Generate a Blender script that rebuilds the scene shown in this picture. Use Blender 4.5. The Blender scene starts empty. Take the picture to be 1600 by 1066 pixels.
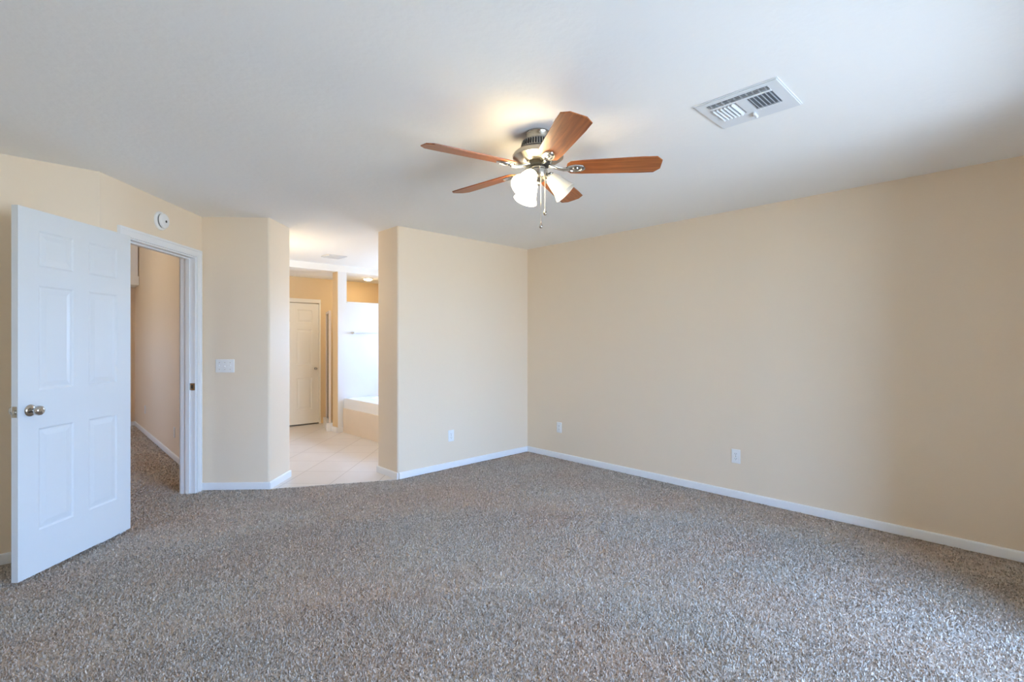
import bpy, bmesh, math, random
import numpy as np
from mathutils import Vector, Matrix

random.seed(4)
C = bpy.context.scene.collection
PI = math.pi

# ------------------------------------------------------------------ camera
YAW = math.radians(-43.684)
FPX = 772.7
cam_d = bpy.data.cameras.new('camera')
cam_d.sensor_width = 36.0
cam_d.lens = 36.0 * FPX / 1600.0
cam_d.shift_y = 1.5 / 1600.0
cam_d.clip_start = 0.05
cam = bpy.data.objects.new('camera', cam_d)
cam.location = (0, 0, 1.30)
cam.rotation_euler = (PI / 2, 0, YAW)
C.objects.link(cam)
sc = bpy.context.scene
sc.camera = cam

# ------------------------------------------------------------------ view, world
sc.view_settings.view_transform = 'Standard'
sc.view_settings.look = 'None'
sc.view_settings.gamma = 1.0
sc.view_settings.use_curve_mapping = False
sc.view_settings.exposure = 2.04
sc.cycles.use_denoising = True
sc.cycles.max_bounces = 14
sc.cycles.diffuse_bounces = 9
sc.cycles.glossy_bounces = 4
sc.cycles.transmission_bounces = 6
sc.cycles.transparent_max_bounces = 12
sc.cycles.caustics_reflective = False
sc.cycles.caustics_refractive = False

SKY_STRENGTH = 11.0
world = bpy.data.worlds.new('daylight')
sc.world = world
world.use_nodes = True
wn, wl = world.node_tree.nodes, world.node_tree.links
wn.clear()
w_out = wn.new('ShaderNodeOutputWorld')
w_bg = wn.new('ShaderNodeBackground')
w_tc = wn.new('ShaderNodeTexCoord')
w_sep = wn.new('ShaderNodeSeparateXYZ')
w_map = wn.new('ShaderNodeMapRange')
w_rmp = wn.new('ShaderNodeValToRGB')
w_map.inputs['From Min'].default_value = -1.0
w_map.inputs['From Max'].default_value = 1.0
er = w_rmp.color_ramp
er.elements[0].position = 0.0
er.elements[0].color = (0.34, 0.40, 0.49, 1)     # bright paving and garden outside
er.elements[1].position = 1.0
er.elements[1].color = (0.27, 0.48, 0.95, 1)
e = er.elements.new(0.485); e.color = (0.34, 0.41, 0.51, 1)
e = er.elements.new(0.515); e.color = (0.36, 0.57, 0.95, 1)
wl.new(w_tc.outputs['Generated'], w_sep.inputs[0])
wl.new(w_sep.outputs['Z'], w_map.inputs['Value'])
wl.new(w_map.outputs['Result'], w_rmp.inputs['Fac'])
wl.new(w_rmp.outputs['Color'], w_bg.inputs['Color'])
w_bg.inputs['Strength'].default_value = SKY_STRENGTH
wl.new(w_bg.outputs[0], w_out.inputs['Surface'])


def portal(name, loc, rot, sx, sy):
    """daylight portal lying in a window opening: guides sky sampling, adds no light"""
    d = bpy.data.lights.new(name, 'AREA')
    d.shape = 'RECTANGLE'
    d.size, d.size_y = sx, sy
    d.cycles.is_portal = True
    o = bpy.data.objects.new(name, d)
    o.location = loc
    o.rotation_euler = rot
    C.objects.link(o)
    return o


REAR = -1.9                 # bedroom rear wall (behind the camera)
WIN = (1.12, 2.98, 0.25, 2.10)   # its window: x0 x1 z0 z1
portal('bedroom_window_daylight', ((WIN[0] + WIN[1]) / 2, REAR - 0.06, (WIN[2] + WIN[3]) / 2),
       (PI / 2, 0, 0), WIN[1] - WIN[0], WIN[3] - WIN[2])
BWX = 4.60                   # bathroom outer wall
BWIN = (5.45, 6.50, 1.15, 1.85)
portal('bathroom_window_daylight', (BWX + 0.06, (BWIN[0] + BWIN[1]) / 2, (BWIN[2] + BWIN[3]) / 2),
       (PI / 2, 0, PI / 2), BWIN[1] - BWIN[0], BWIN[3] - BWIN[2])
HX = -1.50                   # hallway left wall
HWIN = (7.3, 7.8, 1.1, 1.9)  # unseen window, added to bring daylight into the hallway
portal('added_hall_window_daylight', (HX - 0.06, (HWIN[0] + HWIN[1]) / 2, (HWIN[2] + HWIN[3]) / 2),
       (PI / 2, 0, -PI / 2), HWIN[1] - HWIN[0], HWIN[3] - HWIN[2])


# ------------------------------------------------------------------ materials
def srgb(r, g, b):
    def f(v):
        v /= 255.0
        return v / 12.92 if v <= 0.04045 else ((v + 0.055) / 1.055) ** 2.4
    return (f(r), f(g), f(b), 1.0)


def mat(name, col, rough=0.5, metal=0.0, bump=None, spec=None, vary=0.0):
    """principled material with slight procedural variation; bump = (scale, strength, distance)"""
    m = bpy.data.materials.new(name)
    m.use_nodes = True
    n, l = m.node_tree.nodes, m.node_tree.links
    p = n['Principled BSDF']
    p.inputs['Base Color'].default_value = col
    p.inputs['Roughness'].default_value = rough
    p.inputs['Metallic'].default_value = metal
    if spec is not None:
        p.inputs['Specular IOR Level'].default_value = spec
    tc = n.new('ShaderNodeTexCoord')
    if vary:
        nz = n.new('ShaderNodeTexNoise')
        nz.inputs['Scale'].default_value = 3.0
        nz.inputs['Detail'].default_value = 4.0
        mx = n.new('ShaderNodeMix'); mx.data_type = 'RGBA'
        mx.inputs['A'].default_value = tuple(c * (1 - vary) for c in col[:3]) + (1,)
        mx.inputs['B'].default_value = tuple(min(1, c * (1 + vary)) for c in col[:3]) + (1,)
        l.new(tc.outputs['Object'], nz.inputs['Vector'])
        l.new(nz.outputs['Fac'], mx.inputs['Factor'])
        l.new(mx.outputs['Result'], p.inputs['Base Color'])
    if bump:
        nb = n.new('ShaderNodeTexNoise')
        nb.inputs['Scale'].default_value = bump[0]
        nb.inputs['Detail'].default_value = 2.0
        b = n.new('ShaderNodeBump')
        b.inputs['Strength'].default_value = bump[1]
        b.inputs['Distance'].default_value = bump[2]
        l.new(tc.outputs['Object'], nb.inputs['Vector'])
        l.new(nb.outputs['Fac'], b.inputs['Height'])
        l.new(b.outputs['Normal'], p.inputs['Normal'])
    return m


def emitter(name, col, strength):
    m = bpy.data.materials.new(name)
    m.use_nodes = True
    p = m.node_tree.nodes['Principled BSDF']
    p.inputs['Base Color'].default_value = (0.9, 0.9, 0.88, 1)
    p.inputs['Emission Color'].default_value = col
    p.inputs['Emission Strength'].default_value = strength
    return m


M_WALL = mat('tan_wall_paint', srgb(238, 221, 197), 0.55, bump=(90, 0.12, 0.004), spec=0.3)
M_CEIL = mat('ceiling_paint', srgb(245, 245, 243), 0.8, bump=(28, 0.22, 0.006), spec=0.2)
M_WHITE = mat('white_semi_gloss_paint', srgb(236, 237, 238), 0.35, bump=(40, 0.03, 0.002))
M_DOOR = mat('white_door_paint', srgb(222, 226, 228), 0.38, bump=(120, 0.04, 0.001))
M_CREAM = mat('cream_door_paint', srgb(248, 242, 228), 0.45)
M_PLASTIC = mat('white_plastic', srgb(240, 240, 238), 0.35)
M_SLOT = mat('dark_slot', srgb(60, 58, 55), 0.6)
M_DUCT = mat('duct_shade_grey', srgb(132, 135, 140), 0.6)
M_DARK = mat('dark_gap', srgb(35, 34, 33), 0.7)
M_NICKEL = mat('brushed_nickel', srgb(186, 180, 168), 0.26, 1.0, bump=(220, 0.05, 0.001))
M_CHROME = mat('polished_nickel', srgb(200, 198, 194), 0.13, 1.0)
M_VENT = mat('painted_steel_register', srgb(226, 229, 232), 0.45)
M_TUB = mat('white_acrylic', srgb(242, 243, 245), 0.2)
M_APRON = mat('peach_beige_tile', srgb(238, 222, 202), 0.4, vary=0.06)
M_SHOWERWALL = mat('shower_wall_tan', srgb(232, 206, 164), 0.5)
M_FRAME = mat('satin_aluminium', srgb(238, 222, 210), 0.4, 0.15)
M_BAR = mat('pale_satin_metal', srgb(225, 225, 222), 0.45, 0.5)
M_BULB = emitter('warm_bulb', (1.0, 0.82, 0.55, 1), 75.0)
M_LAMP = emitter('recessed_lamp_lens', (1.0, 0.78, 0.46, 1), 26.0)
M_HALL = emitter('added_hall_dome', (1.0, 0.84, 0.56, 1), 15.0)
M_VANITY = emitter('added_vanity_globe', (1.0, 0.78, 0.50, 1), 10.0)


def shade_material(name, emit):
    m = bpy.data.materials.new(name)
    m.use_nodes = True
    n, l = m.node_tree.nodes, m.node_tree.links
    p = n['Principled BSDF']
    p.inputs['Base Color'].default_value = srgb(240, 238, 230)
    p.inputs['Roughness'].default_value = 0.3
    p.inputs['Emission Color'].default_value = (1.0, 0.86, 0.60, 1)
    p.inputs['Emission Strength'].default_value = emit
    t = n.new('ShaderNodeBsdfTranslucent')
    t.inputs['Color'].default_value = (0.95, 0.92, 0.85, 1)
    mx = n.new('ShaderNodeMixShader')
    mx.inputs[0].default_value = 0.45
    l.new(p.outputs[0], mx.inputs[1]); l.new(t.outputs[0], mx.inputs[2])
    l.new(mx.outputs[0], n['Material Output'].inputs['Surface'])
    return m


M_SHADE_ON = shade_material('lit_frosted_glass', 4.0)
M_SHADE_OFF = shade_material('unlit_frosted_glass', 0.0)


def pane_material():
    m = bpy.data.materials.new('clear_pane')
    m.use_nodes = True
    n, l = m.node_tree.nodes, m.node_tree.links
    n.remove(n['Principled BSDF'])
    t = n.new('ShaderNodeBsdfTransparent'); t.inputs['Color'].default_value = (0.95, 0.97, 0.97, 1)
    g = n.new('ShaderNodeBsdfGlossy'); g.inputs['Roughness'].default_value = 0.03
    f = n.new('ShaderNodeFresnel'); f.inputs['IOR'].default_value = 1.2
    mx = n.new('ShaderNodeMixShader')
    l.new(f.outputs[0], mx.inputs[0]); l.new(t.outputs[0], mx.inputs[1]); l.new(g.outputs[0], mx.inputs[2])
    l.new(mx.outputs[0], n['Material Output'].inputs['Surface'])
    return m


M_PANE = pane_material()


def carpet_material(name, tuft):
    m = bpy.data.materials.new(name)
    m.use_nodes = True
    n, l = m.node_tree.nodes, m.node_tree.links
    p = n['Principled BSDF']
    p.inputs['Roughness'].default_value = 0.95
    p.inputs['Specular IOR Level'].default_value = 0.1
    tc = n.new('ShaderNodeTexCoord')
    big = n.new('ShaderNodeTexNoise'); big.inputs['Scale'].default_value = 1.3; big.inputs['Detail'].default_value = 3
    rb = n.new('ShaderNodeValToRGB')
    rb.color_ramp.elements[0].position = 0.38; rb.color_ramp.elements[0].color = srgb(189, 181, 171)
    rb.color_ramp.elements[1].position = 0.66; rb.color_ramp.elements[1].color = srgb(190, 174, 160)
    l.new(tc.outputs['Object'], big.inputs['Vector']); l.new(big.outputs['Fac'], rb.inputs['Fac'])
    fine = n.new('ShaderNodeValToRGB')
    fine.color_ramp.elements[0].position = 0.0; fine.color_ramp.elements[0].color = (0.60, 0.59, 0.58, 1)
    fine.color_ramp.elements[1].position = 1.0; fine.color_ramp.elements[1].color = (1.48, 1.46, 1.44, 1)
    if tuft:
        at = n.new('ShaderNodeAttribute'); at.attribute_name = 'tint'
        l.new(at.outputs['Fac'], fine.inputs['Fac'])
    else:
        sm = n.new('ShaderNodeTexNoise'); sm.inputs['Scale'].default_value = 140; sm.inputs['Detail'].default_value = 3
        l.new(tc.outputs['Object'], sm.inputs['Vector']); l.new(sm.outputs['Fac'], fine.inputs['Fac'])
        b = n.new('ShaderNodeBump'); b.inputs['Strength'].default_value = 0.6; b.inputs['Distance'].default_value = 0.01
        l.new(sm.outputs['Fac'], b.inputs['Height']); l.new(b.outputs['Normal'], p.inputs['Normal'])
    mx = n.new('ShaderNodeMix'); mx.data_type = 'RGBA'; mx.blend_type = 'MULTIPLY'
    mx.clamp_result = True
    mx.inputs['Factor'].default_value = 1.0
    l.new(rb.outputs['Color'], mx.inputs['A']); l.new(fine.outputs['Color'], mx.inputs['B'])
    l.new(mx.outputs['Result'], p.inputs['Base Color'])
    return m


M_CARPET = carpet_material('taupe_carpet_backing', False)
M_PILE = carpet_material('taupe_carpet_pile', True)


def tile_material():
    m = bpy.data.materials.new('bathroom_floor_tile')
    m.use_nodes = True
    n, l = m.node_tree.nodes, m.node_tree.links
    p = n['Principled BSDF']
    p.inputs['Roughness'].default_value = 0.35
    tc = n.new('ShaderNodeTexCoord')
    mp = n.new('ShaderNodeMapping'); mp.inputs['Rotation'].default_value = (0, 0, math.radians(45))
    mp.inputs['Location'].default_value = (0.09, 0.12, 0)
    br = n.new('ShaderNodeTexBrick')
    br.offset = 0.0
    br.inputs['Color1'].default_value = srgb(230, 224, 217)
    br.inputs['Color2'].default_value = srgb(227, 219, 211)
    br.inputs['Mortar'].default_value = srgb(198, 188, 178)
    br.inputs['Scale'].default_value = 1.0
    br.inputs['Brick Width'].default_value = 0.42
    br.inputs['Row Height'].default_value = 0.42
    br.inputs['Mortar Size'].default_value = 0.004
    nz = n.new('ShaderNodeTexNoise'); nz.inputs['Scale'].default_value = 5; nz.inputs['Detail'].default_value = 5
    mx = n.new('ShaderNodeMix'); mx.data_type = 'RGBA'; mx.blend_type = 'MULTIPLY'
    rp = n.new('ShaderNodeValToRGB')
    rp.color_ramp.elements[0].color = (0.86, 0.84, 0.82, 1); rp.color_ramp.elements[1].color = (1, 1, 1, 1)
    mx.inputs['Factor'].default_value = 0.6
    l.new(tc.outputs['Object'], mp.inputs[0]); l.new(mp.outputs[0], br.inputs['Vector'])
    l.new(tc.outputs['Object'], nz.inputs['Vector']); l.new(nz.outputs['Fac'], rp.inputs['Fac'])
    l.new(br.outputs['Color'], mx.inputs['A']); l.new(rp.outputs['Color'], mx.inputs['B'])
    l.new(mx.outputs['Result'], p.inputs['Base Color'])
    return m


M_TILE = tile_material()


def wood_material():
    m = bpy.data.materials.new('reddish_oak_blade')
    m.use_nodes = True
    n, l = m.node_tree.nodes, m.node_tree.links
    p = n['Principled BSDF']
    p.inputs['Roughness'].default_value = 0.38
    tc = n.new('ShaderNodeTexCoord')
    mp = n.new('ShaderNodeMapping'); mp.inputs['Scale'].default_value = (2.2, 34, 20)
    nz = n.new('ShaderNodeTexNoise'); nz.inputs['Scale'].default_value = 1.6; nz.inputs['Detail'].default_value = 6
    nz.inputs['Distortion'].default_value = 0.6
    rp = n.new('ShaderNodeValToRGB')
    rp.color_ramp.elements[0].position = 0.3; rp.color_ramp.elements[0].color = srgb(128, 68, 28)
    rp.color_ramp.elements[1].position = 0.7; rp.color_ramp.elements[1].color = srgb(184, 106, 50)
    l.new(tc.outputs['Object'], mp.inputs[0]); l.new(mp.outputs[0], nz.inputs['Vector'])
    l.new(nz.outputs['Fac'], rp.inputs['Fac']); l.new(rp.outputs['Color'], p.inputs['Base Color'])
    return m


M_WOOD = wood_material()


# ------------------------------------------------------------------ mesh helpers
def obj(name, bm, m, parent=None, smooth=None, loc=None, rot=None):
    me = bpy.data.meshes.new(name)
    bmesh.ops.recalc_face_normals(bm, faces=bm.faces[:])
    bm.to_mesh(me)
    bm.free()
    for x in (m if isinstance(m, (list, tuple)) else [m]):
        me.materials.append(x)
    if smooth is not None:
        me.polygons.foreach_set('use_smooth', [True] * len(me.polygons))
        me.set_sharp_from_angle(angle=math.radians(smooth))
    o = bpy.data.objects.new(name, me)
    C.objects.link(o)
    if parent is not None:
        o.parent = parent
    if loc is not None:
        o.location = loc
    if rot is not None:
        o.rotation_euler = rot
    return o


def tag(o, label, cat, group=None, kind=None):
    o['label'] = label
    o['category'] = cat
    if group:
        o['group'] = group
    if kind:
        o['kind'] = kind
    return o


def thing(name, label, cat, loc=(0, 0, 0), rot=(0, 0, 0), group=None, kind=None):
    o = bpy.data.objects.new(name, None)
    o.empty_display_size = 0.1
    C.objects.link(o)
    o.location = loc
    o.rotation_euler = rot
    return tag(o, label, cat, group, kind)


def struct(name, bm, m, smooth=None, label=None, cat=None):
    o = obj(name, bm, m, None, smooth)
    o['kind'] = 'structure'
    if label:
        o['label'] = label; o['category'] = cat
    return o


def add_box(bm, x0, x1, y0, y1, z0, z1, mi=0, bevel=0.0, seg=2):
    r = bmesh.ops.create_cube(bm, size=1.0)
    vs = r['verts']
    for v in vs:
        v.co = Vector(((x0 + x1) / 2 + v.co.x * (x1 - x0), (y0 + y1) / 2 + v.co.y * (y1 - y0),
                       (z0 + z1) / 2 + v.co.z * (z1 - z0)))
    fs = set(f for v in vs for f in v.link_faces)
    for f in fs:
        f.material_index = mi
    if bevel:
        es = list(set(e for f in fs for e in f.edges))
        rb = bmesh.ops.bevel(bm, geom=es, offset=bevel, segments=seg, affect='EDGES', profile=0.6)
        for f in rb['faces']:
            f.material_index = mi
    return vs


def box(x0, x1, y0, y1, z0, z1, bevel=0.0, seg=2):
    bm = bmesh.new()
    add_box(bm, x0, x1, y0, y1, z0, z1, 0, bevel, seg)
    return bm


def add_prism(bm, poly, z0, z1, mi=0):
    a = [bm.verts.new((p[0], p[1], z0)) for p in poly]
    b = [bm.verts.new((p[0], p[1], z1)) for p in poly]
    fs = [bm.faces.new(a[::-1]), bm.faces.new(b)]
    k = len(poly)
    for i in range(k):
        fs.append(bm.faces.new((a[i], a[(i + 1) % k], b[(i + 1) % k], b[i])))
    for f in fs:
        f.material_index = mi


def round_poly(poly, radii, seg=6):
    """round the corners of a polygon (bullnose corner beads)"""
    out = []
    k = len(poly)
    for i in range(k):
        r = radii[i]
        p = Vector(poly[i])
        if r <= 0:
            out.append((p.x, p.y)); continue
        a = (Vector(poly[i - 1]) - p).normalized()
        b = (Vector(poly[(i + 1) % k]) - p).normalized()
        ang = a.angle(b)
        d = r / math.tan(ang / 2)
        p0, p1 = p + a * d, p + b * d
        c = p + (a + b).normalized() * (r / math.sin(ang / 2))
        v0, v1 = p0 - c, p1 - c
        t0 = math.atan2(v0.y, v0.x); t1 = math.atan2(v1.y, v1.x)
        dt = (t1 - t0 + PI) % (2 * PI) - PI
        for s in range(seg + 1):
            t = t0 + dt * s / seg
            out.append((c.x + r * math.cos(t), c.y + r * math.sin(t)))
    return out


def prism(poly, z0, z1, radii=None):
    bm = bmesh.new()
    add_prism(bm, round_poly(poly, radii) if radii else poly, z0, z1)
    return bm


def lathe(bm, prof, seg=40, mi=0, M=None, cap=True):
    rings = []
    for (r, z) in prof:
        ring = []
        for i in range(seg):
            t = 2 * PI * i / seg
            co = Vector((r * math.cos(t), r * math.sin(t), z))
            ring.append(bm.verts.new(M @ co if M else co))
        rings.append(ring)
    for a, b in zip(rings, rings[1:]):
        for i in range(seg):
            f = bm.faces.new((a[i], a[(i + 1) % seg], b[(i + 1) % seg], b[i]))
            f.material_index = mi
    if cap:
        for ring in (rings[0], rings[-1]):
            f = bm.faces.new(ring)
            f.material_index = mi
    return rings


def tube(bm, pts, r, seg=10, mi=0):
    pts = [Vector(p) for p in pts]
    rings = []
    for i, p in enumerate(pts):
        d = (pts[min(i + 1, len(pts) - 1)] - pts[max(i - 1, 0)]).normalized()
        u = d.orthogonal().normalized() if not rings else (u - d * u.dot(d)).normalized()
        v = d.cross(u)
        rr = r[i] if isinstance(r, (list, tuple)) else r
        rings.append([bm.verts.new(p + (u * math.cos(2 * PI * k / seg) + v * math.sin(2 * PI * k / seg)) * rr)
                      for k in range(seg)])
    for a, b in zip(rings, rings[1:]):
        for i in range(seg):
            bm.faces.new((a[i], a[(i + 1) % seg], b[(i + 1) % seg], b[i])).material_index = mi
    bm.faces.new(rings[0]).material_index = mi
    bm.faces.new(rings[-1]).material_index = mi


def frame_matrix(origin, xdir, ydir, zdir):
    return Matrix(((xdir[0], ydir[0], zdir[0], origin[0]),
                   (xdir[1], ydir[1], zdir[1], origin[1]),
                   (xdir[2], ydir[2], zdir[2], origin[2]), (0, 0, 0, 1)))


# ------------------------------------------------------------------ room plan
H = 2.40          # bedroom and bathroom ceiling
HH = 3.30         # hallway ceiling
XR = 4.20         # right wall face
YB = 4.13         # back wall face
YA = 4.15         # left wall (behind the open door) face
XL = -1.60        # bedroom left limit
BEND = Vector((0.279, YA))
SWL = Vector((1.03, 5.03))      # inner corner, door wall / switch wall
SWR = Vector((1.470, 4.645))    # outer corner, switch wall / bath opening
CHR = Vector((1.752, 4.945))    # end of the short angled wall
OPX = 2.45                      # free end of the back wall
OPY = 4.515
YPART = 6.85                    # partition behind the bathtub
YBB = 7.83                      # bathroom end wall
HWX = 1.08                      # hallway right wall
HEND = 9.66
T = (SWL - BEND).normalized()
N = Vector((T.y, -T.x))         # towards the bedroom
LB = (SWL - BEND).length


def PB(s, n=0.0):
    p = BEND + T * s + N * n
    return (p.x, p.y)


# floor
carpet_poly = [(XL, REAR), (XR, REAR), (XR, YB), (OPX, YB), (SWR.x, SWR.y), (SWL.x, SWL.y), (HWX, 5.10), (HWX, HEND),
               (HX, HEND), (HX, 4.26), (XL, 4.26)]
floor = struct('floor', prism(carpet_poly, -0.12, -0.006), M_CARPET)
struct('floor_bathroom', prism([(OPX, YB), (4.72, YB), (4.72, 7.95), (1.70, 7.95), (1.70, 4.95), (SWR.x, SWR.y)], -0.12, 0.0), M_TILE)
# ceilings
struct('ceiling', prism([(XL - .12, REAR - .12), (4.72, REAR - .12), (4.72, YPART), (1.60, YPART), (1.60, 5.0), (SWL.x, SWL.y), (BEND.x, BEND.y),
                         (XL - .12, YA)], H, H + 0.12), M_CEIL)
struct('ceiling_bathroom_soffit', box(1.60, 4.72, YPART, 7.95, 2.31, 2.52), M_CEIL)
struct('ceiling_hall', box(HX - .12, HWX + .12, YA, HEND + .12, HH, HH + 0.12), M_CEIL)

# walls
struct('wall_right', box(XR, XR + 0.12, REAR - .12, YB + .02, -0.1, H), M_WALL)
struct('wall_back', prism([(OPX, YB), (4.72, YB), (4.72, OPY), (OPX, OPY)], -0.1, H, [.02, 0, 0, .02]), M_WALL, 40)
struct('wall_left', prism([(XL - .12, YA), (BEND.x, BEND.y), PB(0.05, -0.12), (XL - .12, YA + 0.12)], -0.1, HH), M_WALL)
struct('wall_bedroom_side', box(XL - .12, XL, REAR - .12, YA + .02, -0.1, H), M_WALL)

S0, S1, ZD = 0.212, 1.072, 2.035        # door opening in the angled wall
TH = 0.12
bm = bmesh.new()
add_prism(bm, [PB(0), PB(S0), PB(S0, -TH), PB(0, -TH)], -0.1, HH)
add_prism(bm, [PB(S0), PB(S1), PB(S1, -TH), PB(S0, -TH)], ZD, HH)
add_prism(bm, [PB(S1), PB(LB), PB(LB + 0.10, -TH), PB(S1, -TH)], -0.1, HH)
struct('wall_doorway', bm, M_WALL)
struct('wall_switch', prism([(SWL.x, SWL.y), (SWR.x, SWR.y), (CHR.x, CHR.y), (1.70, 5.02), (1.70, 7.95), (HWX + .06, 7.95), (HWX + .06, 5.09)],
                            -0.1, H, [0, .02, .02, 0, 0, 0, 0]), M_WALL, 40)
struct('wall_hall_right', prism([(HWX, 5.09), (HWX, HEND), (HWX + .12, HEND), (HWX + .12, 5.09)], -0.1, HH), M_WALL)
struct('wall_hall_end', box(HX - .12, HWX + .12, HEND, HEND + .12, -0.1, HH), M_WALL)


def wall_with_window(name, axis, c0, c1, a0, a1, z1, win):
    """a wall slab with one rectangular opening; axis = the direction the wall runs"""
    w0, w1, wz0, wz1 = win
    bm = bmesh.new()
    for (s0, s1, q0, q1) in ((a0, w0, -0.1, z1), (w1, a1, -0.1, z1), (w0, w1, -0.1, wz0), (w0, w1, wz1, z1)):
        if axis == 'X':
            add_box(bm, s0, s1, c0, c1, q0, q1)
        else:
            add_box(bm, c0, c1, s0, s1, q0, q1)
    return struct(name, bm, M_WALL)


def window(name, axis, c0, c1, win):
    w0, w1, z0, z1 = win
    f = 0.045
    cm = (c0 + c1) / 2
    bm = bmesh.new()
    mid = (w0 + w1) / 2
    for (s0, s1, q0, q1) in ((w0, w0 + f, z0, z1), (w1 - f, w1, z0, z1), (w0, w1, z0, z0 + f), (w0, w1, z1 - f, z1),
                             (mid - .025, mid + .025, z0, z1)):
        if axis == 'X':
            add_box(bm, s0, s1, cm - .035, cm + .035, q0, q1)
        else:
            add_box(bm, cm - .035, cm + .035, s0, s1, q0, q1)
    o = struct(name, bm, M_WHITE)
    if axis == 'X':
        b = box(w0 + f, w1 - f, cm - .003, cm + .003, z0 + f, z1 - f)
    else:
        b = box(cm - .003, cm + .003, w0 + f, w1 - f, z0 + f, z1 - f)
    obj('pane', b, M_PANE, o)
    return o


wall_with_window('wall_rear', 'X', REAR - .12, REAR, XL - .12, XR + .12, H, WIN)
struct('wall_added_header', box(XL, 3.02, -0.57, -0.45, 2.01, H), M_WALL)  # unseen header, added to keep window light off the near ceiling
struct('wall_added_return', box(3.02, XR, REAR, -0.40, -0.1, H), M_WALL)  # unseen block, added to shade the near right wall from the window
window('window_1', 'X', REAR - .12, REAR, WIN)
wall_with_window('wall_bathroom_right', 'Y', BWX, BWX + .12, OPY, 7.95, H, BWIN)
window('window_2', 'Y', BWX, BWX + .12, BWIN)
wall_with_window('wall_hall_left', 'Y', HX - .12, HX, YA + .12, HEND + .12, HH, HWIN)
window('window_3_added', 'Y', HX - .12, HX, HWIN)

# bathroom end wall with its door opening
BD = (2.42, 3.227, 1.92)
bm = bmesh.new()
add_box(bm, 1.6, BD[0], YBB, YBB + .12, -0.1, 2.31)
add_box(bm, BD[1], 4.72, YBB, YBB + .12, -0.1, 2.31)
add_box(bm, BD[0], BD[1], YBB, YBB + .12, BD[2], 2.31)
struct('wall_bathroom_end', bm, M_SHOWERWALL)
struct('wall_bathroom_light_stop', box(1.6, 4.72, YBB + .12, YBB + .16, -0.1, 2.5), M_WALL)  # added backing slab, stops outside light leaking round the bathroom door
# partition: full-height post, then a half-height wall open above
bm = bmesh.new()
add_prism(bm, round_poly([(3.085, YPART), (3.222, YPART), (3.222, 7.02), (3.085, 7.02)], [.012, 0, 0, .012]), 0, 2.31)
add_box(bm, 3.222, BWX, YPART, 7.02, 0, 1.868)
bm.normal_update()
for f in bm.faces:
    if f.normal.x < -0.6 and f.calc_center_median().x < 3.15:
        f.material_index = 1          # warm shade put into the passage side, window glare into the white front
struct('wall_bathroom_partition', bm, [M_WHITE, M_SHOWERWALL], 40)
struct('trim_1', box(3.224, BWX, YPART - .008, 7.028, 1.868, 1.886, 0.004), M_WHITE)


# baseboards -------------------------------------------------------------
def baseboard(name, runs, h=0.062, d=0.013, m=None):
    """each run: two plan points on the wall face, board on the left-hand side of the direction"""
    bm = bmesh.new()
    for (p, q) in runs:
        p, q = Vector(p), Vector(q)
        t = (q - p).normalized(); n = Vector((-t.y, t.x))
        prof = [(0, 0), (d, 0), (d, h - .012), (d * .75, h - .004), (d * .45, h), (0, h)]
        a = [bm.verts.new((p.x + n.x * u, p.y + n.y * u, z)) for u, z in prof]
        b = [bm.verts.new((q.x + n.x * u, q.y + n.y * u, z)) for u, z in prof]
        k = len(prof)
        for i in range(k):
            bm.faces.new((a[i], a[(i + 1) % k], b[(i + 1) % k], b[i]))
        bm.faces.new(a); bm.faces.new(b[::-1])
    return struct(name, bm, m or M_WHITE, 50)


baseboard('baseboard_right', [((XR, -0.40), (XR, YB))])
baseboard('baseboard_back', [((XR, YB), (OPX + .012, YB))])
baseboard('baseboard_return', [((OPX, YB - .010), (OPX, OPY))])
baseboard('baseboard_switch', [((SWR.x + .004, SWR.y - .004), (SWL.x, SWL.y))])
baseboard('baseboard_angled', [((CHR.x, CHR.y), (SWR.x - .006, SWR.y - .006))])
baseboard('baseboard_left', [((BEND.x, BEND.y), (XL, YA)), (PB(S0 - .062), PB(0))])
baseboard('baseboard_hall', [((HWX, 5.12), (HWX, HEND))])
baseboard('baseboard_hall_end', [((HWX, HEND), (HX, HEND))])
baseboard('baseboard_bathroom', [((3.085, YPART - .012), (3.085, 7.02)), ((3.165, YPART), (3.073, YPART))] , 0.075)

# hallway soffit seen high through the doorway
bm = bmesh.new()
add_box(bm, -0.6, HWX - .012, HEND - .40, HEND, 2.285, HH)
add_box(bm, -0.6, HWX - .002, HEND - .43, HEND, 2.15, 2.285, 0, 0.006)
struct('trim_2', bm, M_WHITE)
bm = bmesh.new()
add_box(bm, -0.6, HWX - .05, HEND - .03, HEND, 0.065, 2.02)
struct('trim_3', bm, M_WALL)

# ------------------------------------------------------------------ doorway casing and jambs (trim around the bedroom door)
bm = bmesh.new()
CW, CT = 0.058, 0.016


def casing_side(bm, n0, n1):
    for (sa, sb) in ((S0 - CW, S0 + .004), (S1 - .004, S1 + CW)):
        add_prism(bm, [PB(sa, n0), PB(sb, n0), PB(sb, n1), PB(sa, n1)], -0.005, ZD + CW)
    add_prism(bm, [PB(S0 + .004, n0), PB(S1 - .004, n0), PB(S1 - .004, n1), PB(S0 + .004, n1)], ZD - .004, ZD + CW)
    # outer back band
    e0 = n1
    e1 = n1 + (0.005 if n1 > 0 else -0.005)
    for (sa, sb) in ((S0 - CW, S0 - CW + .016), (S1 + CW - .016, S1 + CW)):
        add_prism(bm, [PB(sa, e0), PB(sb, e0), PB(sb, e1), PB(sa, e1)], -0.005, ZD + CW)
    add_prism(bm, [PB(S0 - CW + .016, e0), PB(S1 + CW - .016, e0), PB(S1 + CW - .016, e1), PB(S0 - CW + .016, e1)], ZD + CW - .016, ZD + CW)


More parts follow.
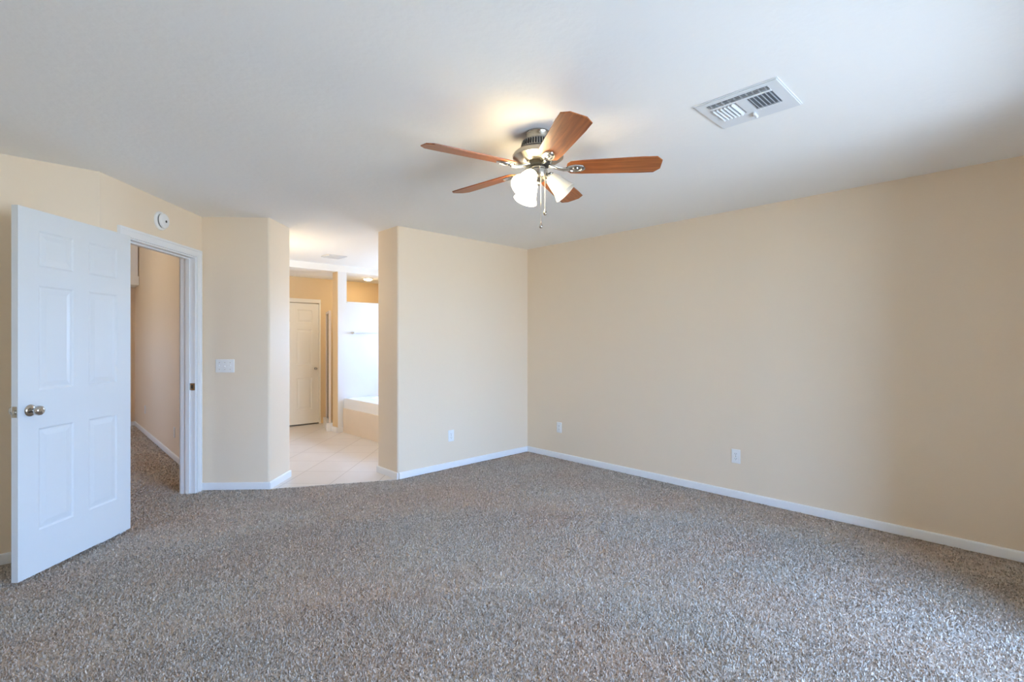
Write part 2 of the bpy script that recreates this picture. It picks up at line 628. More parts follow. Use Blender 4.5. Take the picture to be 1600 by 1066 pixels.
casing_side(bm, 0.0, CT)
casing_side(bm, -TH - .0, -TH - CT)
JT = 0.016
for (sa, sb) in ((S0, S0 + JT), (S1 - JT, S1)):
    add_prism(bm, [PB(sa, 0.002), PB(sb, 0.002), PB(sb, -TH - .002), PB(sa, -TH - .002)], -0.005, ZD)
add_prism(bm, [PB(S0 + JT, 0.002), PB(S1 - JT, 0.002), PB(S1 - JT, -TH - .002), PB(S0 + JT, -TH - .002)], ZD - JT, ZD)
# door stop strips
for (sa, sb) in ((S0 + JT, S0 + JT + .011), (S1 - JT - .011, S1 - JT)):
    add_prism(bm, [PB(sa, -0.042), PB(sb, -0.042), PB(sb, -0.075), PB(sa, -0.075)], -0.005, ZD - JT)
add_prism(bm, [PB(S0 + JT + .011, -0.042), PB(S1 - JT - .011, -0.042), PB(S1 - JT - .011, -0.075), PB(S0 + JT + .011, -0.075)],
          ZD - JT - .011, ZD - JT)
casing = struct('trim_4', bm, M_WHITE)
# strike plate on the right jamb
sm = frame_matrix((*PB(S1 - JT, -0.020), 0.0), (N.x, N.y, 0), (-T.x, -T.y, 0), (0, 0, 1))
bm = bmesh.new()
add_box(bm, -0.022, 0.020, 0.0, 0.0022, 0.885, 0.945, 0, .0008)
add_box(bm, -0.010, 0.006, 0.0016, 0.0027, 0.900, 0.930, 1)
bm.transform(sm)
obj('strike_plate', bm, [M_NICKEL, M_SLOT], casing)


# ------------------------------------------------------------------ six panel doors
def panel_leaf(w, h, th, cols, rows, depth=0.0055):
    """moulded panel door: x 0..w, y -th/2..th/2, z 0..h; panels recessed with a raised field on both faces"""
    bm = bmesh.new()
    xs = sorted(set([0, w] + [c for p in cols for c in p]))
    zs = sorted(set([0, h] + [r for p in rows for r in p]))
    for side in (-1, 1):
        y = side * th / 2
        g = {}
        for i, x in enumerate(xs):
            for j, z in enumerate(zs):
                g[i, j] = bm.verts.new((x, y, z))
        for i in range(len(xs) - 1):
            for j in range(len(zs) - 1):
                c = (g[i, j], g[i + 1, j], g[i + 1, j + 1], g[i, j + 1])
                if (xs[i], xs[i + 1]) in cols and (zs[j], zs[j + 1]) in rows:
                    prev = c
                    for (ins, dep) in ((0.010, depth), (0.020, depth), (0.045, 0.0015)):
                        nx = [bm.verts.new((xs[i] + ins, y - side * dep, zs[j] + ins)),
                              bm.verts.new((xs[i + 1] - ins, y - side * dep, zs[j] + ins)),
                              bm.verts.new((xs[i + 1] - ins, y - side * dep, zs[j + 1] - ins)),
                              bm.verts.new((xs[i] + ins, y - side * dep, zs[j + 1] - ins))]
                        for k in range(4):
                            bm.faces.new((prev[k], prev[(k + 1) % 4], nx[(k + 1) % 4], nx[k]))
                        prev = nx
                    bm.faces.new(prev)
                else:
                    bm.faces.new(c)
    # edges of the slab
    y0, y1 = -th / 2, th / 2
    for quad in (((0, y0, 0), (0, y1, 0), (0, y1, h), (0, y0, h)), ((w, y0, 0), (w, y1, 0), (w, y1, h), (w, y0, h)),
                 ((0, y0, 0), (w, y0, 0), (w, y1, 0), (0, y1, 0)), ((0, y0, h), (w, y0, h), (w, y1, h), (0, y1, h))):
        bm.faces.new([bm.verts.new(q) for q in quad])
    bmesh.ops.remove_doubles(bm, verts=bm.verts[:], dist=1e-5)
    return bm


def knob_bm(side):
    """round door knob with rosette, axis along y"""
    bm = bmesh.new()
    prof = [(0.0005, 0), (0.031, 0), (0.033, 0.003), (0.031, 0.007), (0.024, 0.011), (0.012, 0.013), (0.011, 0.026), (0.013, 0.030),
            (0.021, 0.034), (0.026, 0.041), (0.0275, 0.049), (0.026, 0.057), (0.021, 0.063), (0.012, 0.066), (0.0005, 0.067)]
    lathe(bm, prof, 28, 0, Matrix.Rotation(PI / 2 if side < 0 else -PI / 2, 4, 'X'))
    return bm


LW, LH, LT = 0.772, 2.006, 0.035
pw = (LW - 0.115 * 2 - 0.105) / 2
cols = [(0.115, 0.115 + pw), (LW - 0.115 - pw, LW - 0.115)]
rows = [(0.235, 0.800), (1.010, 1.590), (1.695, 1.895)]
LEAF_ANG = math.radians(226.2)
pin = PB(S0 - .012, 0.021)
d = Vector((math.cos(LEAF_ANG), math.sin(LEAF_ANG)))
nrm = Vector((-d.y, d.x))          # towards the camera side
org = Vector(pin) + nrm * (LT / 2 + .001)
door = struct('door_1', panel_leaf(LW, LH, LT, cols, rows), M_DOOR, None,
              'white six-panel bedroom door standing wide open at the left', 'door')
door.location = (org.x, org.y, 0.022)
door.rotation_euler = (0, 0, LEAF_ANG)
KZ = 0.905
for s in (-1, 1):
    obj('knob', knob_bm(s), M_CHROME, door, 50, (LW - 0.066, s * LT / 2, KZ))
bm = bmesh.new()
add_box(bm, LW - .001, LW + .0016, -0.0125, 0.0125, KZ - .029, KZ + .029, 0, .0006)
add_box(bm, LW, LW + .010, -0.007, 0.007, KZ - .009, KZ + .009, 1, .003)
obj('latch_plate', bm, [M_NICKEL, M_CHROME], door)
for hz in (0.19, 1.0, 1.80):
    bm = bmesh.new()
    lathe(bm, [(0.0065, hz - .045), (0.0065, hz + .045)], 14, 0, Matrix.Translation((-0.004, -LT / 2 - .006, 0)))
    add_box(bm, -0.0015, 0.0005, -LT / 2, LT / 2 - .005, hz - .044, hz + .044)
    obj('hinge', bm, M_NICKEL, door, 50)

# bathroom door, closed in the end wall
w2 = BD[1] - BD[0] - 0.02
pw2 = (w2 - 0.11 * 2 - 0.10) / 2
cols2 = [(0.11, 0.11 + pw2), (w2 - 0.11 - pw2, w2 - 0.11)]
rows2 = [(0.22, 0.72), (0.93, 1.48), (1.58, 1.78)]
door2 = struct('door_2', panel_leaf(w2, 1.885, 0.035, cols2, rows2), M_CREAM, None,
               'cream six-panel door closed at the far end of the bathroom', 'door')
door2.location = (BD[0] + .010, YBB + .012, 0.02)
bm = bmesh.new()
lathe(bm, [(0.0005, 0), (0.018, 0), (0.018, .004), (0.008, .006), (0.008, .022), (0.017, .028), (0.019, .038), (0.014, .046), (0.0005, .048)],
      20, 0, Matrix.Rotation(PI / 2, 4, 'X'))
obj('knob', bm, M_CHROME, door2, 50, (w2 - 0.055, -0.0175, 0.86))
bm = bmesh.new()
add_box(bm, BD[0] - .05, BD[0] + .008, YBB - .014, YBB, 0, BD[2] + .055)
add_box(bm, BD[1] - .008, BD[1] + .018, YBB - .014, YBB, 0, BD[2] + .055)
add_box(bm, BD[0] + .008, BD[1] - .008, YBB - .014, YBB, BD[2] - .006, BD[2] + .055)
struct('trim_5', bm, M_CREAM)

# ------------------------------------------------------------------ ceiling fan
FR, FW = 0.137, 2.60
ca, sa_ = math.cos(YAW), math.sin(YAW)
FX, FY = FR * ca - FW * sa_, FR * sa_ + FW * ca
fan = thing('ceiling_fan', 'brushed nickel ceiling fan with five reddish wood blades and three glass lamp shades', 'ceiling fan',
            (FX, FY, H))


def zf(z):
    return z - H


bm = bmesh.new()
lathe(bm, [(0.062, zf(2.400)), (0.064, zf(2.392)), (0.060, zf(2.384)), (0.058, zf(2.350)), (0.064, zf(2.345)), (0.066, zf(2.338)), (0.06, zf(2.334))], 48)
obj('canopy', bm, M_NICKEL, fan, 40)
bm = bmesh.new()
lathe(bm, [(0.058, zf(2.356)), (0.078, zf(2.354)), (0.084, zf(2.349)), (0.092, zf(2.314)), (0.100, zf(2.306)), (0.116, zf(2.296)), (0.128, zf(2.286)),
           (0.134, zf(2.275)), (0.132, zf(2.265)), (0.120, zf(2.257)), (0.104, zf(2.247)), (0.084, zf(2.239)), (0.064, zf(2.236))], 72)
# cooling slots round the neck of the motor
for i in range(40):
    t = 2 * PI * i / 40
    p0 = Vector((0.0848, 0, zf(2.3455))); p1 = Vector((0.0912, 0, zf(2.3175)))
    nn = Vector((0.0014, 0, 0.0004))
    a = [p0 + nn + Vector((0, -.0034, 0)), p0 + nn + Vector((0, .0034, 0)), p1 + nn + Vector((0, .0038, 0)), p1 + nn + Vector((0, -.0038, 0))]
    R = Matrix.Rotation(t, 4, 'Z')
    f = bm.faces.new([bm.verts.new(R @ q) for q in a])
    f.material_index = 1
obj('motor_housing', bm, [M_NICKEL, M_DARK], fan, 40)
bm = bmesh.new()
lathe(bm, [(0.062, zf(2.240)), (0.064, zf(2.234)), (0.064, zf(2.226)), (0.058, zf(2.222))], 48)
obj('flywheel_ring', bm, M_DARK, fan, 40)
bm = bmesh.new()
lathe(bm, [(0.040, zf(2.226)), (0.044, zf(2.220)), (0.044, zf(2.206)), (0.050, zf(2.200)), (0.050, zf(2.166)), (0.046, zf(2.158)), (0.030, zf(2.146)),
           (0.014, zf(2.138)), (0.012, zf(2.126)), (0.002, zf(2.122))], 40)
obj('switch_housing', bm, M_NICKEL, fan, 40)

# blades
BZ = 2.212
R0, R1 = 0.150, 0.632


def blade_bm():
    bm = bmesh.new()
    hw0, hw1 = 0.050, 0.071
    out = [(R0 + .020, -hw0 - .004), (R0 + .075, -hw0 - .010), (R1 - .10, -hw1), (R1 - .030, -hw1), (R1, -hw1 + .034), (R1, hw1 - .034), (R1 - .030, hw1),
           (R1 - .10, hw1), (R0 + .075, hw0 + .010), (R0 + .020, hw0 + .004), (R0 + .004, hw0 - .014), (R0, hw0 - .032), (R0, -hw0 + .032), (R0 + .004, -hw0 + .014)]
    add_prism(bm, out, -0.003, 0.003)
    es = [e for e in bm.edges if abs(e.verts[0].co.z - e.verts[1].co.z) < 1e-6]
    bmesh.ops.bevel(bm, geom=es, offset=0.0012, segments=1, affect='EDGES')
    return bm


def bracket_bm():
    bm = bmesh.new()
    # oval plate under the blade root, with an open slot look and an arm to the flywheel
    M0 = Matrix.Translation((R0 + .045, 0, -0.0045)) @ Matrix.Diagonal((1.0, 0.62, 1.0, 1.0))
    lathe(bm, [(0.050, 0.0015), (0.052, -0.001), (0.050, -0.006), (0.043, -0.009), (0.034, -0.009), (0.030, -0.005)], 32, 0, M0)
    M1 = Matrix.Translation((R0 + .045, 0, -0.0045)) @ Matrix.Diagonal((1.0, 0.55, 1.0, 1.0))
    lathe(bm, [(0.016, -0.004), (0.016, -0.009), (0.010, -0.011), (0.002, -0.0115)], 20, 0, M1)
    tube(bm, [(R0 + .012, 0, -0.009), (R0 - .015, 0, -0.011), (R0 - .045, 0, -0.004), (R0 - .070, 0, 0.008), (R0 - .092, 0, 0.017)],
         [0.012, 0.010, 0.009, 0.010, 0.012], 12)
    for yy in (-0.02, 0.02):
        lathe(bm, [(0.005, -0.004), (0.005, -0.0075), (0.002, -0.009)], 12, 0, Matrix.Translation((R0 + .075, yy * .6, -0.004)))
    return bm


BASE_ANG = YAW + math.radians(-6.0)
blade = obj('blade', blade_bm(), M_WOOD, fan)
brk = obj('blade_bracket', bracket_bm(), M_CHROME, blade, 40)
for k in range(5):
    if k == 0:
        b = blade
    else:
        b = blade.copy(); C.objects.link(b); b.parent = fan
        g = brk.copy(); C.objects.link(g); g.parent = b
    b.location = (0, 0, zf(BZ))
    b.rotation_mode = 'ZXY'
    b.matrix_basis = (Matrix.Translation((0, 0, zf(BZ))) @ Matrix.Rotation(BASE_ANG + k * 2 * PI / 5, 4, 'Z')
                      @ Matrix.Rotation(math.radians(-12), 4, 'X'))


# lamp shades
def shade_bm():
    bm = bmesh.new()
    o_ = [(0.024, 0.0), (0.030, -0.006), (0.037, -0.022), (0.043, -0.050), (0.048, -0.078), (0.055, -0.100), (0.064, -0.116), (0.066, -0.119)]
    i_ = [(r - .003, z) for r, z in o_[::-1]]
    lathe(bm, o_ + [(0.0645, -0.1205)] + i_, 40, 0, None, cap=False)
    return bm


for k, (ang, on) in enumerate(((-4, False), (116, True), (236, True))):
    t = YAW + math.radians(ang)
    u = Vector((math.cos(t), math.sin(t), 0))
    neck = Vector((u.x * .062, u.y * .062, zf(2.168)))
    ax = (u * 0.70 + Vector((0, 0, -0.74))).normalized()
    zl = -ax
    xl = zl.orthogonal().normalized(); yl = zl.cross(xl)
    MM = frame_matrix(neck, xl, yl, zl)
    bm = bmesh.new()
    tube(bm, [(u.x * .036, u.y * .036, zf(2.176)), (u.x * .052, u.y * .052, zf(2.180)), tuple(neck - ax * .012)], 0.009, 12)
    lathe(bm, [(0.010, 0.016), (0.022, 0.012), (0.027, 0.004), (0.027, -0.008), (0.024, -0.010)], 28, 0, MM)
    obj('lamp_holder', bm, M_CHROME, fan, 40)
    so = obj('lamp_shade', shade_bm(), M_SHADE_ON if on else M_SHADE_OFF, fan, 40)
    so.matrix_basis = MM
    if not on:
        so['label'] = 'unlit frosted glass lamp shade pointing right'
    bm = bmesh.new()
    lathe(bm, [(0.012, 0.0), (0.013, -0.022), (0.020, -0.040), (0.026, -0.058), (0.025, -0.072), (0.016, -0.084), (0.002, -0.088)], 24)
    obj('light_bulb', bm, M_BULB if on else M_PLASTIC, so, 60)


def pull_chain(r, w, ztop, zbot, m):
    ux, uy = r * ca - w * sa_, r * sa_ + w * ca
    bm = bmesh.new()
    n = 34
    for i in range(n):
        z = ztop + (zbot - ztop) * i / (n - 1)
        lathe(bm, [(0.0004, 0.0022), (0.0017, 0.0012), (0.0017, -0.0012), (0.0004, -0.0022)], 6, 0, Matrix.Translation((ux, uy, zf(z))))
    tube(bm, [(ux, uy, zf(ztop)), (ux, uy, zf(zbot))], 0.0009, 6)
    c = obj('pull_chain', bm, M_NICKEL, fan)
    bm = bmesh.new()
    lathe(bm, [(0.001, 0.004), (0.003, 0.0), (0.0045, -0.006), (0.0085, -0.014), (0.0095, -0.020), (0.007, -0.027), (0.001, -0.030)], 18, 0,
          Matrix.Translation((ux, uy, zf(zbot))))
    obj('pull_fob', bm, m, c, 50)


pull_chain(0.012, -0.051, 2.17, 1.915, M_CHROME)
pull_chain(0.034, -0.040, 2.17, 1.985, M_NICKEL)

# ------------------------------------------------------------------ ceiling air register
VX0, VX1, VY0, VY1 = 2.212, 2.535, 0.728, 1.082
vent = thing('ceiling_vent', 'white steel air register with curved louvers on the ceiling right of the fan', 'air vent',
             ((VX0 + VX1) / 2, (VY0 + VY1) / 2, H))
hx, hy = (VX1 - VX0) / 2, (VY1 - VY0) / 2
bx0, bx1, by0, by1 = -hx + .030, hx - .100, -hy + .045, hy - .045      # louver field
bm = bmesh.new()
zl0, zl1 = -0.008, 0.0
for (a0, a1, b0, b1) in ((-hx, bx0, -hy, hy), (bx1, hx, -hy, hy), (bx0, bx1, -hy, by0), (bx0, bx1, by1, hy)):
    add_box(bm, a0, a1, b0, b1, zl0, zl1, 0)
# turned-down outer rim
for (a0, a1, b0, b1) in ((-hx - .006, -hx, -hy - .006, hy + .006), (hx, hx + .006, -hy - .006, hy + .006), (-hx, hx, -hy - .006, -hy), (-hx, hx, hy, hy + .006)):
    add_box(bm, a0, a1, b0, b1, -0.004, 0.0, 0)
obj('frame', bm, M_VENT, vent)
bm = bmesh.new()
add_box(bm, bx0, bx1, by0, by1, -0.0022, -0.0005)  # solid plate, its grey stands in for the shade inside the duct
obj('duct_shade_plate', bm, M_DUCT, vent)
bm = bmesh.new()
sx = bx0 + .048            # side strip with its own blades, then the two main banks
add_box(bm, sx - .010, sx + .006, by0, by1, -0.0105, -0.001)
add_box(bm, sx + .006, bx1, -0.022, 0.022, -0.0105, -0.001)
obj('divider', bm, M_VENT, vent)


def louver(bm, x0, x1, y, tilt, width=0.017):
    k = 6
    a, b = [], []
    for i in range(k + 1):
        q = i / k - .5
        yy = y + q * width * (1 if tilt > 0 else -1)
        zz = -0.004 - 0.0135 * (i / k) ** 1.6
        a.append((x0, yy, zz)); b.append((x1, yy, zz))
    va = [bm.verts.new(p) for p in a]; vb = [bm.verts.new(p) for p in b]
    wa = [bm.verts.new((p[0], p[1], p[2] + .0012)) for p in a]; wb = [bm.verts.new((p[0], p[1], p[2] + .0012)) for p in b]
    for i in range(k):
        bm.faces.new((va[i], va[i + 1], vb[i + 1], vb[i])); bm.faces.new((wa[i], wb[i], wb[i + 1], wa[i + 1]))
        bm.faces.new((va[i], wa[i], wa[i + 1], va[i + 1])); bm.faces.new((vb[i], vb[i + 1], wb[i + 1], wb[i]))
    bm.faces.new((va[0], vb[0], wb[0], wa[0])); bm.faces.new((va[k], wa[k], wb[k], vb[k]))


for bank in (-1, 1):
    for i in range(6):
        y = bank * (0.036 + i * 0.0172)
        bm = bmesh.new()
        louver(bm, sx + .006, bx1, y, bank, 0.0145 if bank < 0 else 0.0110)
        obj('louver', bm, M_VENT, vent, 40)
for i in range(3):
    bm = bmesh.new()
    x = bx0 + .008 + i * .013
    add_box(bm, x - .007, x + .006, by0, by1, -0.010, -0.0085)
    bm.transform(Matrix.Translation((x, 0, -0.009)) @ Matrix.Rotation(math.radians(-28), 4, 'Y') @ Matrix.Translation((-x, 0, 0.009)))
    for j in range(10):
        yy = by0 + (by1 - by0) * (j + .5) / 10
        add_box(bm, x - .005, x + .005, yy - .0012, yy + .0012, -0.010, -0.002)
    obj('louver', bm, M_VENT, vent)
bm = bmesh.new()
add_box(bm, bx1 + .016, bx1 + .052, -0.004, 0.004, -0.020, -0.008, 0, .002)
lathe(bm, [(0.001, -0.012), (0.007, -0.013), (0.008, -0.020), (0.005, -0.026), (0.001, -0.027)], 14, 0, Matrix.Translation((bx1 + .052, 0, 0)))
obj('lever', bm, M_VENT, vent)

# ------------------------------------------------------------------ smoke detector
ps = PB(0.597)
sd = thing('smoke_detector', 'round white smoke detector on the wall above the doorway', 'smoke detector', (ps[0], ps[1], 2.228))
rot = frame_matrix((0, 0, 0), (T.x, T.y, 0), (0, 0, 1), (N.x, N.y, 0))
bm = bmesh.new()
lathe(bm, [(0.070, 0.0), (0.071, 0.004), (0.069, 0.012), (0.064, 0.016), (0.050, 0.017)], 48, 0, rot)
obj('base', bm, M_PLASTIC, sd, 40)
bm = bmesh.new()
lathe(bm, [(0.050, 0.017), (0.053, 0.018), (0.053, 0.024)], 48, 1, rot, cap=False)
lathe(bm, [(0.054, 0.024), (0.057, 0.026), (0.056, 0.034), (0.050, 0.040), (0.030, 0.043), (0.001, 0.044)], 48, 0, rot)
obj('cover', bm, [M_PLASTIC, M_SLOT], sd, 40)
bm = bmesh.new()
lathe(bm, [(0.009, 0.0425), (0.009, 0.046), (0.007, 0.047), (0.001, 0.047)], 20, 0, rot @ Matrix.Translation((0.004, -0.004, 0)))
obj('test_button', bm, M_SLOT, sd, 40)


# ------------------------------------------------------------------ switch plate and outlets
def plate_bm(w, h, d=0.006):
    bm = bmesh.new()
    add_box(bm, -w / 2, w / 2, 0, d, -h / 2, h / 2, 0, 0.0032, 3)
    return bm


WS = (SWR - SWL).normalized()
NS = Vector((-WS.y, WS.x)) * -1
SWC = SWL + WS * 0.202
sw = thing('light_switch', 'white three-gang light switch plate on the wall left of the bathroom opening', 'light switch',
           (SWC.x, SWC.y, 1.089), (0, 0, math.atan2(WS.y, WS.x) + PI))
bm = plate_bm(0.162, 0.116)
o = obj('plate', bm, M_PLASTIC, sw, 40)
for i, up in enumerate((1, -1, 1)):
    xx = (i - 1) * 0.046
    bm = bmesh.new()
    add_box(bm, xx - .006, xx + .006, 0.0055, 0.0066, -0.013, 0.013, 0)
    bm2 = box(xx - .0042, xx + .0042, 0.005, 0.016, -0.005, 0.005, .0015)
    bm2.transform(Matrix.Rotation(math.radians(26 * up), 4, 'X'))
    me = bpy.data.meshes.new('tmp'); bm2.to_mesh(me); bm2.free(); bm.from_mesh(me); bpy.data.meshes.remove(me)
    obj('toggle', bm, M_PLASTIC, sw)
for xx in (-0.046, 0, 0.046):
    for zz in (-0.030, 0.030):
        bm = bmesh.new()
        lathe(bm, [(0.0032, 0.0055), (0.0032, 0.0068), (0.001, 0.0072)], 12, 0,
              Matrix.Translation((xx, 0, zz)) @ Matrix.Rotation(-PI / 2, 4, 'X'))
        obj('screw', bm, M_NICKEL, sw)


def outlet(x, y, z, rz, label, duplex=True, w=0.072, h=0.116, group=None):
    """local +y points out of the wall"""
    o = thing('electrical_outlet', label, 'outlet', (x, y, z), (0, 0, rz), group)
    obj('plate', plate_bm(w, h), M_PLASTIC, o, 40)
    for zz in (-0.020, 0.020) if duplex else ():
        bm = bmesh.new()
        add_box(bm, -0.0165, 0.0165, 0.0050, 0.0072, zz - .0145, zz + .0145, 0, 0.002)
        add_box(bm, -0.0075, -0.0055, 0.0070, 0.0074, zz - .002, zz + .007, 1)
        add_box(bm, 0.0055, 0.0075, 0.0070, 0.0074, zz - .002, zz + .007, 1)
        add_box(bm, -0.002, 0.002, 0.0070, 0.0074, zz - .010, zz - .006, 1)
        obj('receptacle', bm, [M_PLASTIC, M_SLOT], o)
    bm = bmesh.new()
    lathe(bm, [(0.003, 0.0055), (0.003, 0.0068), (0.001, 0.0072)], 12, 0, Matrix.Rotation(-PI / 2, 4, 'X'))
    obj('screw', bm, M_NICKEL, o)
    return o


outlet(3.072, YB, 0.332, PI, 'white wall outlet on the back wall, between the bathroom opening and the room corner')
outlet(XR, 3.631, 0.345, PI / 2, 'blank-looking white wall outlet on the right wall, close to the far room corner')
outlet(XR, 1.692, 0.347, PI / 2, 'white wall outlet near the middle of the right wall above the baseboard')
outlet(HWX, 8.64, 0.345, PI / 2, 'white wall outlet at the far end of the hallway seen through the doorway')
outlet(HWX, 6.531, 0.300, PI / 2, 'white wall outlet in the hallway just beside the doorway casing')

# ------------------------------------------------------------------ bathroom things
TX0, TX1, TY0, TY1 = 3.165, BWX - .006, 5.25, YPART - .010
tub = thing('bathtub', 'white bathtub in a peach tiled surround against the bathroom partition', 'bathtub', (TX0, TY0, 0))
bm = bmesh.new()
add_box(bm, 0, TX1 - TX0, 0, 0.06, 0, 0.345)
add_box(bm, 0, 0.06, 0.06, TY1 - TY0, 0, 0.345)
obj('apron', bm, M_APRON, tub)
bm = bmesh.new()
lx, ly, zt = TX1 - TX0, TY1 - TY0, 0.49
outer = [(0.012, 0.012), (lx, 0.012), (lx, ly), (0.012, ly)]
seg = 48
cxx, cyy = lx / 2, ly / 2


def oval(ax_, ay_, z):
    vs = []
    for i in range(seg):
        t = 2 * PI * i / seg + PI / 4 + PI
        c_, s_ = math.cos(t), math.sin(t)
        vs.append(bm.verts.new((cxx + ax_ * math.copysign(abs(c_) ** .75, c_), cyy + ay_ * math.copysign(abs(s_) ** .75, s_), z)))
    return vs


def rect_ring(ins, z):
    # rectangle sampled at the same parameters as the oval, starting at the lower left corner
    vs = []
    per = seg // 4
    cs = [(0.012 + ins, 0.012 + ins), (lx - ins, 0.012 + ins), (lx - ins, ly - ins), (0.012 + ins, ly - ins)]
    for q in range(4):
        a, b = cs[q], cs[(q + 1) % 4]
        for i in range(per):
            f_ = i / per
            vs.append(bm.verts.new((a[0] + (b[0] - a[0]) * f_, a[1] + (b[1] - a[1]) * f_, z)))
    return vs


rings = [rect_ring(0, 0.345), rect_ring(0, zt - .012), rect_ring(0.010, zt), oval(lx / 2 - .16, ly / 2 - .13, zt), oval(lx / 2 - .18, ly / 2 - .15, zt - .02),
         oval(lx / 2 - .25, ly / 2 - .24, 0.14), oval(lx / 2 - .32, ly / 2 - .34, 0.09)]
for a, b in zip(rings, rings[1:]):
    for i in range(seg):
        bm.faces.new((a[i], a[(i + 1) % seg], b[(i + 1) % seg], b[i]))
bm.faces.new(rings[-1])
obj('basin', bm, M_TUB, tub, 40)

bar = thing('towel_bar', 'metal towel bar on the bright white partition above the bathtub', 'towel bar', (3.315, YPART, 1.435))
for xx in (0, 0.60):
    bm = bmesh.new()
    lathe(bm, [(0.024, 0), (0.024, .006), (0.012, .010), (0.010, .050), (0.015, .054), (0.015, .068), (0.008, .072)], 20, 0,
          Matrix.Translation((xx, 0, 0)) @ Matrix.Rotation(PI / 2, 4, 'X'))
    obj('bracket', bm, M_BAR, bar, 40)
bm = bmesh.new()
tube(bm, [(0, -.060, 0), (0.60, -.060, 0)], 0.008, 14)
obj('rail', bm, M_BAR, bar, 40)

# shower screen beyond the partition
A_, B_ = Vector((3.066, 7.06)), Vector((3.250, 7.60))
L_ = (B_ - A_).length
ss = thing('shower_screen', 'narrow metal-framed glass shower screen beside the partition post in the bathroom', 'shower screen', (A_.x, A_.y, 0),
           (0, 0, math.atan2(B_.y - A_.y, B_.x - A_.x)))
obj('curb', box(-.03, L_ + .05, -.05, .05, 0, 0.12, .006), M_TUB, ss)
for xx in (0, L_ - .03):
    obj('post', box(xx, xx + .03, -.016, .016, 0.12, 1.76, .003), M_FRAME, ss)
obj('rail', box(.03, L_ - .03, -.014, .014, 1.725, 1.76, .003), M_FRAME, ss)
obj('glass_pane', box(.03, L_ - .03, -.003, .003, 0.12, 1.725), M_PANE, ss)

# recessed ceiling light over the shower
lamp = thing('recessed_light', 'small lit ceiling light over the shower beyond the bathroom partition', 'ceiling light', (3.79, 7.30, 2.31))
bm = bmesh.new()
lathe(bm, [(0.075, 0), (0.080, -.006), (0.072, -.012), (0.060, -.010)], 32)
obj('trim_ring', bm, M_WHITE, lamp, 40)
bm = bmesh.new()
lathe(bm, [(0.060, -.009), (0.056, -.020), (0.035, -.028), (0.001, -.030)], 32)
obj('lens', bm, M_LAMP, lamp, 40)

# bathroom ceiling vent
bv = thing('exhaust_vent', 'small white exhaust vent grille on the bathroom ceiling', 'air vent', (2.735, 6.17, H))
bm = bmesh.new()
add_box(bm, -.12, .12, -.12, .12, -.010, 0, 0, .004)
obj('frame', bm, M_VENT, bv)
for i in range(7):
    yy = -.09 + i * .03
    bm = box(-.10, .10, yy - .010, yy + .004, -.0175, -.0095)
    obj('slat', bm, M_APRON if False else M_VENT, bv)

# unseen vanity light added on the bathroom's left wall to warm the passage
vl = thing('added_vanity_light', 'added warm three-globe vanity light bar on the bathroom left wall, out of view', 'wall light', (1.70, 5.75, 1.85), (0, 0, -PI / 2))
obj('back_plate', box(-.30, .30, 0, .03, -.05, .05, .006), M_NICKEL, vl)
for xx in (-.2, 0, .2):
    bm = bmesh.new()
    bmesh.ops.create_uvsphere(bm, u_segments=20, v_segments=12, radius=0.05)
    bm.transform(Matrix.Translation((xx, .085, 0)))
    obj('globe', bm, M_VANITY, vl, 60)


# unseen ceiling light added to warm the hallway, above the view through the doorway
hl = thing('added_hall_light', 'added round warm flush ceiling light in the high hallway, out of view', 'ceiling light', (-0.35, 7.2, HH))
bm = bmesh.new()
lathe(bm, [(0.15, 0), (0.155, -.012), (0.145, -.022), (0.13, -.024)], 36)
obj('base', bm, M_NICKEL, hl, 40)
bm = bmesh.new()
lathe(bm, [(0.13, -.022), (0.125, -.05), (0.10, -.08), (0.06, -.10), (0.002, -.108)], 36)
obj('dome', bm, M_HALL, hl, 40)


# ------------------------------------------------------------------ carpet pile (uncountable tufts)
def in_poly(x, y, poly):
    c = np.zeros(len(x), bool)
    k = len(poly)
    for i in range(k):
        x0, y0 = poly[i]; x1, y1 = poly[(i + 1) % k]
        if y0 == y1:
            continue
        hit = ((y0 > y) != (y1 > y)) & (x < (x1 - x0) * (y - y0) / (y1 - y0) + x0)
        c ^= hit
    return c


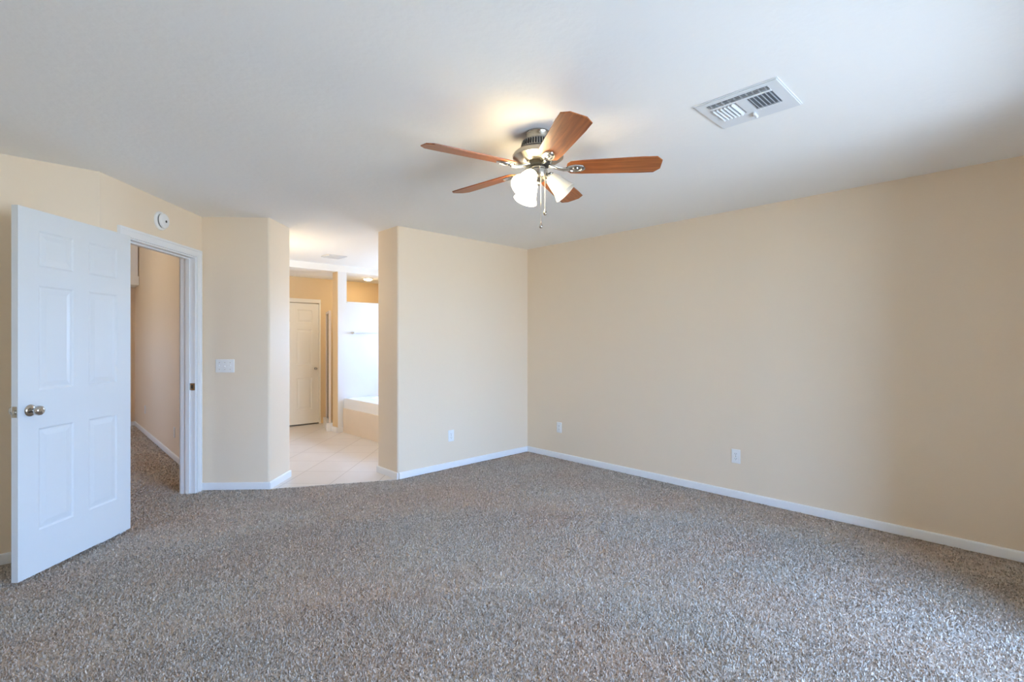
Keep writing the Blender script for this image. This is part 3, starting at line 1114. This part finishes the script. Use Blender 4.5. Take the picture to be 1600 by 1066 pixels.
def make_pile():
    rng = np.random.default_rng(7)
    bed = [(XL, REAR + .02), (XR - .013, REAR + .02), (XR - .013, YB - .013), (OPX, YB - .010), (SWR.x, SWR.y - .01), (SWL.x + .005, SWL.y - .012),
           PB(S1 + .06, .022), PB(S1 + .06, .0), PB(S1 - .02, 0), PB(S1 - .02, -.14), (HWX - .014, 5.2), (HWX - .014, HEND - .02), (-0.1, HEND - .02), (-0.1, 4.9), PB(S0 + .02, -.14), PB(S0 + .02, .02),
           (BEND.x - .1, YA - .03), (XL, YA - .03)]
    X, Y = [], []
    for (d0, d1, dens) in ((0.5, 2.6, 32000), (2.6, 3.8, 20000), (3.8, 5.5, 10000), (5.5, 9.9, 4000)):
        area = 10.2 * 10.6
        n = int(area * dens)
        x = rng.uniform(-1.6, 4.2, int(n * 5.8 / 10.2)); y = rng.uniform(REAR, 9.7, len(x))
        dd = np.hypot(x, y)
        fwd = x * math.sin(-YAW) + y * math.cos(YAW)
        k = (dd >= d0) & (dd < d1) & (fwd > 0.40 * dd)
        x, y = x[k], y[k]
        k = in_poly(x, y, bed)
        X.append(x[k]); Y.append(y[k])
    x = np.concatenate(X); y = np.concatenate(Y)
    n = len(x)
    dist = np.hypot(x, y)
    sc_ = np.clip(dist / 2.6, 1.0, 2.2)
    yaw = rng.uniform(0, 2 * PI, n)
    ly_, hz_ = rng.uniform(0.0, 0.008, n), rng.uniform(0.007, 0.0125, n)
    la = rng.uniform(0, 2 * PI, n)
    w = rng.uniform(0.0018, 0.0030, n) * sc_
    cx_, sx_ = np.cos(yaw) * w, np.sin(yaw) * w
    tx, ty = x + np.cos(la) * ly_, y + np.sin(la) * ly_
    z0 = -0.008
    co = np.empty((n, 4, 3), np.float32)
    co[:, 0] = np.stack([x - cx_, y - sx_, np.full(n, z0)], 1)
    co[:, 1] = np.stack([x + cx_, y + sx_, np.full(n, z0)], 1)
    co[:, 2] = np.stack([tx + cx_ * .7, ty + sx_ * .7, z0 + hz_], 1)
    co[:, 3] = np.stack([tx - cx_ * .7, ty - sx_ * .7, z0 + hz_], 1)
    me = bpy.data.meshes.new('carpet_pile')
    me.vertices.add(n * 4)
    me.vertices.foreach_set('co', co.ravel())
    me.loops.add(n * 4)
    me.loops.foreach_set('vertex_index', np.arange(n * 4, dtype=np.int32))
    me.polygons.add(n)
    me.polygons.foreach_set('loop_start', np.arange(0, n * 4, 4, dtype=np.int32))
    me.update(calc_edges=True)
    at = me.attributes.new('tint', 'FLOAT', 'POINT')
    tint = np.clip(rng.normal(0.45, 0.27, n), 0, 1).astype(np.float32)
    at.data.foreach_set('value', np.repeat(tint, 4))
    me.materials.append(M_PILE)
    o = bpy.data.objects.new('carpet_pile', me)
    C.objects.link(o)
    o.parent = floor
    o['kind'] = 'stuff'
    return n


print('tufts', make_pile())
